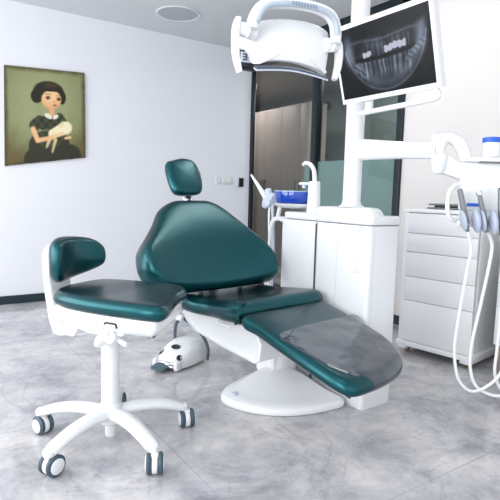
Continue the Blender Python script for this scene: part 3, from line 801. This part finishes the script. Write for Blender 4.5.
# ------------------------------------------------------------------ operating lamp
la = thing('dental_lamp', 'white overhead dental operating light with curved yoke and two side handles', 'dental light', (1.127, 1.47, 1.565), -9)
LO = [(-.158, .036), (-.146, .056), (-.10, .074), (-.03, .088), (.05, .094), (.12, .088), (.158, .076), (.169, .05), (.169, 0), (.162, -.05), (.150, -.095), (.128, -.096), (.073, -.086), (.002, -.080), (-.073, -.084), (-.125, -.097), (-.142, -.088), (-.160, -.03), (-.163, .007)]
def lmap(u, v, h): return Vector((u - .004, h * 1.0 + .02 * (u / .16) ** 2 + .036 * v, v + max(0, min(1, -v / .07)) * .55 * (h + .065)))
quick('head_cover', la, WHITE, lambda b: cushion(b, LO, .13, .026, lmap, dome=.004, domeb=.012, cen=(0, 0), sm=4))
def lens(b):
    O = [(-.135, 0), (-.125, -.015)]
    RG = []
    n = 24
    for k in range(n + 1):
        u = -.138 + .281 * k / n
        zb = -.079 - .014 * abs((u - .002) / .14) ** 1.6 + .0 * u
        RG.append([Vector((u - .004, y, zb + z + .5 * (y + .058))) for y, z in ((-.062, -.002), (-.04, -.002), (-.038, -.006), (-.04, -.007), (-.059, -.008), (-.064, -.006))])
    rings(b, RG)
quick('light_window', la, mat('blue_grey_lens', srgb(58, 70, 92), .12, coat=.8), lens, 'dark blue grey glass edge')
def rim(b):
    RG = []; n = 24
    for k in range(n + 1):
        u = -.140 + .285 * k / n
        zb = -.0865 - .014 * abs((u - .002) / .14) ** 1.6
        RG.append([Vector((u - .004, y, zb + z + .62 * (y + .055))) for y, z in ((-.061, 0.002), (-.04, 0), (-.04, -.004), (-.061, -.004))])
    rings(b, RG)
quick('lower_rim', la, GREYP, rim)
YO = [(-.178, .012), (-.176, .038), (-.163, .067), (-.145, .087), (-.12, .100), (-.05, .113), (.02, .117), (.08, .113), (.115, .101), (.135, .078), (.143, .04), (.141, .010)]
def yoke(b): tube(b, [(x, -.095 + .03 * (1 - min(1, abs(x) / .16)) * 0, z) for x, z in YO], .0165, n=16, sm=4, up=(0, 1, 0), sx=1.05, sy=1.5)
quick('yoke', la, WHITE, yoke)
def ystrip(b):
    tube(b, [(x * .965, -.1125 , z - .007) for x, z in YO[1:-1]], .0105, n=12, sm=4, up=(0, 1, 0), sx=1.0, sy=1.0)
ys = quick('yoke_trim', la, mat('grey_yoke_inlay', srgb(178, 190, 202), .35), ystrip, 'grey inlay strip')
def vents(b):
    for k in range(9): bx(b, (-.045 + k * .011, -.1236, .1060 + .0003 * k), (.006, .002, .011), bev=0, M=None)
quick('vent', la, mat('grey_slots', srgb(140, 150, 164), .6), vents)
for s, pts in ((-1, [(-.212, .05), (-.219, .022), (-.221, -.02), (-.219, -.06), (-.213, -.09), (-.203, -.12)]), (1, [(.172, .038), (.180, .015), (.183, -.02), (.181, -.05), (.176, -.075), (.168, -.10)])):
    quick('pivot', la, WHITE, lambda b: (cyl(b, (-.15 if s < 0 else .12, -.06, .012), (-.21 if s < 0 else .17, -.06, .018), .026, .022), cyl(b, (-.182 if s < 0 else .140, -.075, .012), (-.188 if s < 0 else .146, -.075, .012), .024)))
    quick('handle', la, GREYP if 0 else WHITE, lambda b: tube(b, [(x, -.06, z) for x, z in pts], [.012, .017, .017, .016, .015, .012], n=14, sx=.75, sy=1.25, up=(0, 1, 0)))
def sensor(b):
    bx(b, (-.135, .03, -.055), (.085, .06, .062), R(0), bev=.014)
quick('sensor_housing', la, BLACK, sensor, 'black box behind the left handle')
def plate_e(b):
    bx(b, (-.158, -.002, -.053), (.034, .006, .034), bev=.002)
    for k in range(3): bx(b, (-.162, -.006, -.044 - .009 * k), (.013, .003, .0035), bev=0, mi=1)
    bx(b, (-.1555, -.006, -.053), (.003, .003, .02), bev=0, mi=1)
quick('sensor_plate', la, [GREYP, BLACK], plate_e)

def ystem(b): tube(b, [(.02, -.09, .135), (.0, -.08, .2), (-.02, .0, .30), (-.02, .03, .36)], [.022, .022, .02, .02], n=16)
quick('stem', la, WHITE, ystem)

# ------------------------------------------------------------------ instrument table on the arm
dt = thing('instrument_table', 'white hanging instrument table with tray top and curved handle on the swing arm', 'instrument table', (2.0, 1.222, 1.227), -34)
quick('tray', dt, WHITE, lambda b: slab(b, [(-.10, .012), (-.088, 0), (.46, 0), (.46, .26), (.05, .26), (.03, .25)], -.020, 0, .005))
quick('tray_slot', dt, mat('grey_slot_strip', srgb(110, 104, 104), .6), lambda b: bx(b, (.2, .005, -.021), (.44, .012, .007), bev=.002))  # grey strip for the slot under the tray front
quick('console', dt, WHITE, lambda b: slab(b, [(-.085, .03), (-.07, .015), (.44, .015), (.44, .17), (.02, .17), (.0, .16)], -.225, -.02, .01))
quick('lower_console', dt, WHITE, lambda b: slab(b, [(-.075, .04), (-.06, .025), (.42, .025), (.42, .14), (.0, .14), (-.02, .13)], -.275, -.222, .008))
quick('handle', dt, WHITE, lambda b: tube(b, [(-.075, .04, -.115), (-.110, .02, -.122), (-.134, .01, -.150), (-.139, .01, -.20), (-.132, .01, -.245), (-.112, .015, -.266), (-.07, .04, -.268)], .0095, n=12))
quick('blue_label', dt, BLUE, lambda b: (bx(b, (-.03, .0135, -.200), (.052, .004, .014), bev=.001)))
# swing arm joints
jt = Vector((JX - 2.0, JY - 1.222, JZ - 1.227)); a_ = R(34)
jl = Vector((jt.x * math.cos(a_) - jt.y * math.sin(a_), jt.x * math.sin(a_) + jt.y * math.cos(a_), jt.z))
def joint(b):
    lathe(b, [(.010, -.104), (.022, -.100), (.031, -.085), (.036, -.05), (.036, -.022), (.033, -.015), (.021, -.012), (.02, .003), (.024, .018), (.034, .034), (.035, .042)], 32, Matrix.Translation(jl))
quick('arm_joint', dt, WHITE, joint)
def jp(px, py, y=0): return jl + Vector(((px - 441) * .0045, y, -(py - 150) * .0045))
def upper(b):
    tube(b, [jp(434, 137.5), jp(441, 136.8), jp(449, 137, -.01), jp(456, 141, -.02), jp(461, 149, -.03), jp(464, 158, -.04)], [.021, .0235, .026, .028, .028, .027], n=20, up=(0, 1, 0), sx=.98, sy=1.25)
quick('elbow_arm', dt, WHITE, upper)
def lower(b):
    A = [jp(445, 153, .0), jp(445, 172, 0), jp(462, 178, -.02), jp(463, 165, -.02)]
    rings(b, [[p + Vector((0, d, 0)) for p in A] for d in (-.02, .03)])
quick('link_arm', dt, WHITE, lower)

# holder cups and handpieces
GREYM = mat('grey_handpiece_metal', srgb(128, 130, 134), .35, metal=.3)
def dl(px, py, y=-.0):     # table-frame x, z from measured offsets
    return Vector(((px - 485) * .00418, y, -(py - 157) * .00415))
def cup(px, py, w, h, tilt, nm='holder_cup'):
    def f(b):
        M_ = Matrix.Translation(dl(px, py, -.045)) @ Matrix.Rotation(R(tilt), 4, 'Y')
        RG = []
        n = 10
        for k in range(n + 1):
            th = -PI / 2 + PI * k / n
            RG.append([M_ @ Vector((w * math.cos(th) * math.cos(2 * PI * q / 20), .03 * math.cos(th) * math.sin(2 * PI * q / 20), h * math.sin(th))) for q in range(20)])
        rings(b, RG)
    quick(nm, dt, CUPM, f)
cup(476.5, 221, .0165, .050, -9); cup(493.5, 222, .0168, .052, -8); cup(463.5, 221, .009, .045, -14); cup(482.5, 221, .0095, .047, -12); cup(504, 218, .0125, .048, -10)
quick('holder_bar', dt, WHITE, lambda b: cyl(b, dl(462, 224, .0), dl(520, 226, .0), .014))
lets = ['grey metal air syringe handpiece leftmost in the table holders', 'slim grey handpiece with silver ball tip in the middle holder', 'grey handpiece at the right edge of the instrument table']
hp = []
for i, (a, b_, r0, r1, lb) in enumerate(((dl(459.5, 191, -.03), dl(468, 224, -.03), .011, .013, lets[0]), (dl(479, 195, -.03), dl(487.5, 225, -.03), .0085, .013, lets[1]), (dl(499.5, 189, -.03), dl(503, 226, -.03), .010, .013, lets[2]))):
    Mdt = Matrix.Translation((2.0, 1.222, 1.227)) @ Matrix.Rotation(R(-34), 4, 'Z')
    base = Mdt @ b_
    h = thing('dental_handpiece', lb, 'handpiece', base, -34, 'handpieces in the instrument table holders')
    d = a - b_
    quick('body', h, GREYM, lambda b: (tube(b, [Vector((0, 0, 0)), d * .5, d], [r1, (r0 + r1) / 2 * 1.0, r0], n=16), cyl(b, d * -.25, (0, 0, 0), .008)))
    if i == 1: quick('head', h, CHROME, lambda b: (lathe(b, [(.008, 0), (.0125, .004), (.0135, .012), (.011, .02), (.001, .022)], 20, zdir(d * .97, d))), 'silver head')
    else: quick('head', h, BLACK if i == 2 else STEELD, lambda b: (cyl(b, d * .97, d * 1.03 + Vector((0, .004, 0)), r0 * .9),))
    # hose in the handpiece frame; px, py offsets measured from the table
    paths = [[(-0.048, -0.03, -0.313), (-0.039, -0.022, -0.389), (-0.046, -0.014, -0.476), (-0.063, -0.007, -0.674), (-0.07, -0.003, -0.826), (-0.044, -0.0, -0.957), (0.017, -0.0, -1.015), (0.093, -0.003, -0.984), (0.146, -0.007, -0.904), (0.167, -0.014, -0.732), (0.149, 0.0, -0.47), (0.122, 0.05, -0.262)],
[(0.045, -0.01, -0.312), (0.057, -0.002, -0.368), (0.054, 0.006, -0.472), (0.034, 0.013, -0.64), (0.012, 0.017, -0.812), (0.017, 0.02, -0.926), (0.056, 0.02, -1.008), (0.147, 0.017, -1.041), (0.221, 0.013, -1.001), (0.246, 0.006, -0.825), (0.228, 0.02, -0.558), (0.183, 0.06, -0.262)],
[(0.11, 0.01, -0.312), (0.124, 0.019, -0.477), (0.133, 0.028, -0.699), (0.134, 0.034, -0.837), (0.136, 0.039, -0.948), (0.174, 0.04, -1.022), (0.239, 0.039, -1.052), (0.314, 0.034, -1.016), (0.329, 0.028, -0.83), (0.308, 0.03, -0.604), (0.262, 0.06, -0.262)]]
    pts = [Vector(p) - b_ for p in paths[i]]
    pts[0] = Vector((-d.x * .2, 0, -d.z * .2))
    quick('hose', h, WHITE, lambda b: tube(b, pts, .0072 if i else .0066, n=10, sm=7))
    hp.append(h)

# tub with blue lid on the tray
tb = thing('wipes_tub', 'white plastic tub with a blue lid standing on the instrument tray', 'tub', (2.0, 1.222, 1.227), -34)
def T(px, y=.1): return (px - 485) * .00418 + y * 1.06 * .42, y
qx = .078
quick('jar', tb, WHITE2, lambda b: lathe(b, [(.034, .001), (.036, .004), (.0355, .07), (.033, .076)], 32, Matrix.Translation((qx, .12, 0))))
quick('lid', tb, BLUE, lambda b: lathe(b, [(.0365, .072), (.0375, .074), (.0375, .092), (.034, .095), (.001, .096)], 32, Matrix.Translation((qx, .12, 0))))
quick('base_ring', tb, BLUE, lambda b: lathe(b, [(.0365, .001), (.0372, .003), (.0368, .008)], 32, Matrix.Translation((qx, .12, 0))))

# ------------------------------------------------------------------ drawer cabinets
def drawers(root, L_, D_, zs, x0=0, side=.022, z0=.075):
    z1 = zs[0]
    quick('carcass', root, WHITE2, lambda b: (bx(b, (D_ / 2 + .02, -L_ / 2, (z0 + z1) / 2), (D_ - .04, L_ - .004, z1 - z0), bev=.002),))
    for k in range(len(zs) - 1):
        a, c = zs[k + 1], zs[k]
        quick('drawer', root, WHITE2, lambda b: bx(b, (.008, -L_ / 2 - side / 2 + .0, (a + c) / 2), (.02, L_ - side * 1.4, c - a - .0035), bev=.001))
cb = thing('drawer_cabinet', 'white five drawer cabinet on small castors standing by the right wall', 'cabinet', (2.75, 2.215, 0), 8)
drawers(cb, .50, .46, [.952, .818, .693, .528, .366, .088])
quick('side_post', cb, WHITE2, lambda b: bx(b, (.012, -.014, .52), (.03, .03, .88), bev=.004))
quick('top', cb, WHITE2, lambda b: bx(b, (.235, -.25, .967), (.50, .52, .024), bev=.007))
def plinth(b):
    bx(b, (.235, -.25, .068), (.49, .525, .034), bev=.006)
    for y in (-.03, -.47): bx(b, (.235, y, .045), (.48, .07, .03), bev=.006)
quick('plinth', cb, WHITE2, plinth)
for x in (.04, .42):
    for y in (-.04, -.46):
        quick('castor', cb, BRASS, lambda b: (cyl(b, (x, y, .018), (x + .03, y, .018), .018, n=18), cyl(b, (x + .015, y, .03), (x + .015, y, .05), .008)))
ct = thing('instrument_tray', 'dark flat metal tray lying on the drawer cabinet top', 'tray', (2.95, 2.02, .98), 8)
quick('pan', ct, STEELD, lambda b: (bx(b, (0, -.02, .006), (.16, .28, .01), bev=.003), bx(b, (0, -.02, .03), (.15, .27, .012), bev=.004), bx(b, (0, -.02, .018), (.12, .2, .014), bev=.002, mi=1)))
ct.children[0].data.materials.append(BLACK)
c2 = thing('drawer_cabinet', 'white raised drawer cabinet on grey legs cut by the right photo edge', 'cabinet', (2.835, 1.615, 0), 0)
drawers(c2, .95, .46, [.95, .80, .62, .43, .20], z0=.19)
quick('top', c2, WHITE2, lambda b: bx(b, (.23, -.475, .965), (.49, .96, .024), bev=.006))
for x in (.08, .42):
    for y in (-.05, -.9):
        quick('leg', c2, LEGW, lambda b: bx(b, (x, y, .096), (.045, .045, .19), bev=.004), 'grey wooden leg')

# ------------------------------------------------------------------ light
w = bpy.data.worlds.new('World'); S.world = w; w.use_nodes = True
nt = w.node_tree; bg = nt.nodes['Background']
sky = nt.nodes.new('ShaderNodeTexSky'); sky.sky_type = 'HOSEK_WILKIE'; sky.turbidity = 6; sky.sun_direction = (.3, .2, .9)
bg.inputs['Color'].default_value = (.85, .92, 1, 1); bg.inputs['Strength'].default_value = 1.0
def area_l(name, loc, size, rot, power, col):
    l = bpy.data.lights.new(name, 'AREA'); l.shape = 'RECTANGLE'; l.size, l.size_y = size; l.energy = power; l.color = col
    o = bpy.data.objects.new(name, l); COL.objects.link(o); o.location = loc; o.rotation_euler = rot; return o
DAY = (.97, .985, 1)
area_l('window_daylight', (XW - .02, .05, 1.4), (2.05, 2.4), (0, R(-90), 0), 95, DAY)
area_l('window_daylight', (XW - .02, 3.05, 1.4), (2.05, 2.6), (0, R(-90), 0), 105, DAY)
area_l('window_daylight', (-.4, YS - .02, 1.4), (1.95, 2.05), (R(90), 0, 0), 16, DAY)
area_l('window_daylight', (1.9, YS - .02, 1.4), (1.95, 2.05), (R(90), 0, 0), 16, DAY)
def panel(x, y, sx, sy, e, lb):
    t = thing('ceiling_light', lb, 'ceiling light', (x, y, H))
    quick('frame', t, WHITE, lambda b: bx(b, (0, 0, -.006), (sx + .04, sy + .04, .012), bev=.003))
    m = bpy.data.materials.new('led_diffuser'); m.use_nodes = True; q = m.node_tree.nodes['Principled BSDF']
    q.inputs['Emission Color'].default_value = (1, .97, .93, 1); q.inputs['Emission Strength'].default_value = e
    quick('diffuser', t, m, lambda b: bx(b, (0, 0, -.014), (sx, sy, .006), bev=0))
panel(2.55, 2.4, .4, .4, 15, 'flat square ceiling light above the white unit cabinet')
panel(.5, .7, .6, .6, 4, 'added unseen flat square ceiling light over the open floor near the windows')  # panel added out of view to brighten the equipment and floor
area_l('added_fill_beyond', (4.4, 3.8, H - .01), (.3, 1.2), (0, 0, 0), 34, (.95, 1, .98))  # unseen lamp added to brighten the far room and the frosted band
area_l('added_fill_beyond', (4.0, 6.6, H - .01), (.3, 1.2), (0, 0, 0), 22, (1, .95, .92))  # second unseen fill lamp, added for the wardrobe end

# ------------------------------------------------------------------ camera
F_, pitch, roll, az = 503., R(6.4), R(1.5), R(34.1)
f0 = Vector((math.sin(az), math.cos(az), 0)); r0 = Vector((math.cos(az), -math.sin(az), 0)); U0 = Vector((0, 0, 1))
fw = f0 * math.cos(pitch) - U0 * math.sin(pitch); upv = U0 * math.cos(pitch) + f0 * math.sin(pitch)
uu = upv * math.cos(roll) - r0 * math.sin(roll); ri = r0 * math.cos(roll) + upv * math.sin(roll)
cam = bpy.data.cameras.new('camera'); co = bpy.data.objects.new('camera', cam); COL.objects.link(co)
cam.sensor_width = 36; cam.lens = 36 * F_ / 500; cam.clip_start = .05
Mx = Matrix(((ri.x, uu.x, -fw.x, 0), (ri.y, uu.y, -fw.y, 0), (ri.z, uu.z, -fw.z, 1.05), (0, 0, 0, 1)))
co.matrix_world = Mx
S.camera = co
S.view_settings.view_transform = 'Standard'; S.view_settings.look = 'None'; S.view_settings.gamma = 1
S.view_settings.use_curve_mapping = False
S.view_settings.exposure = -0.2
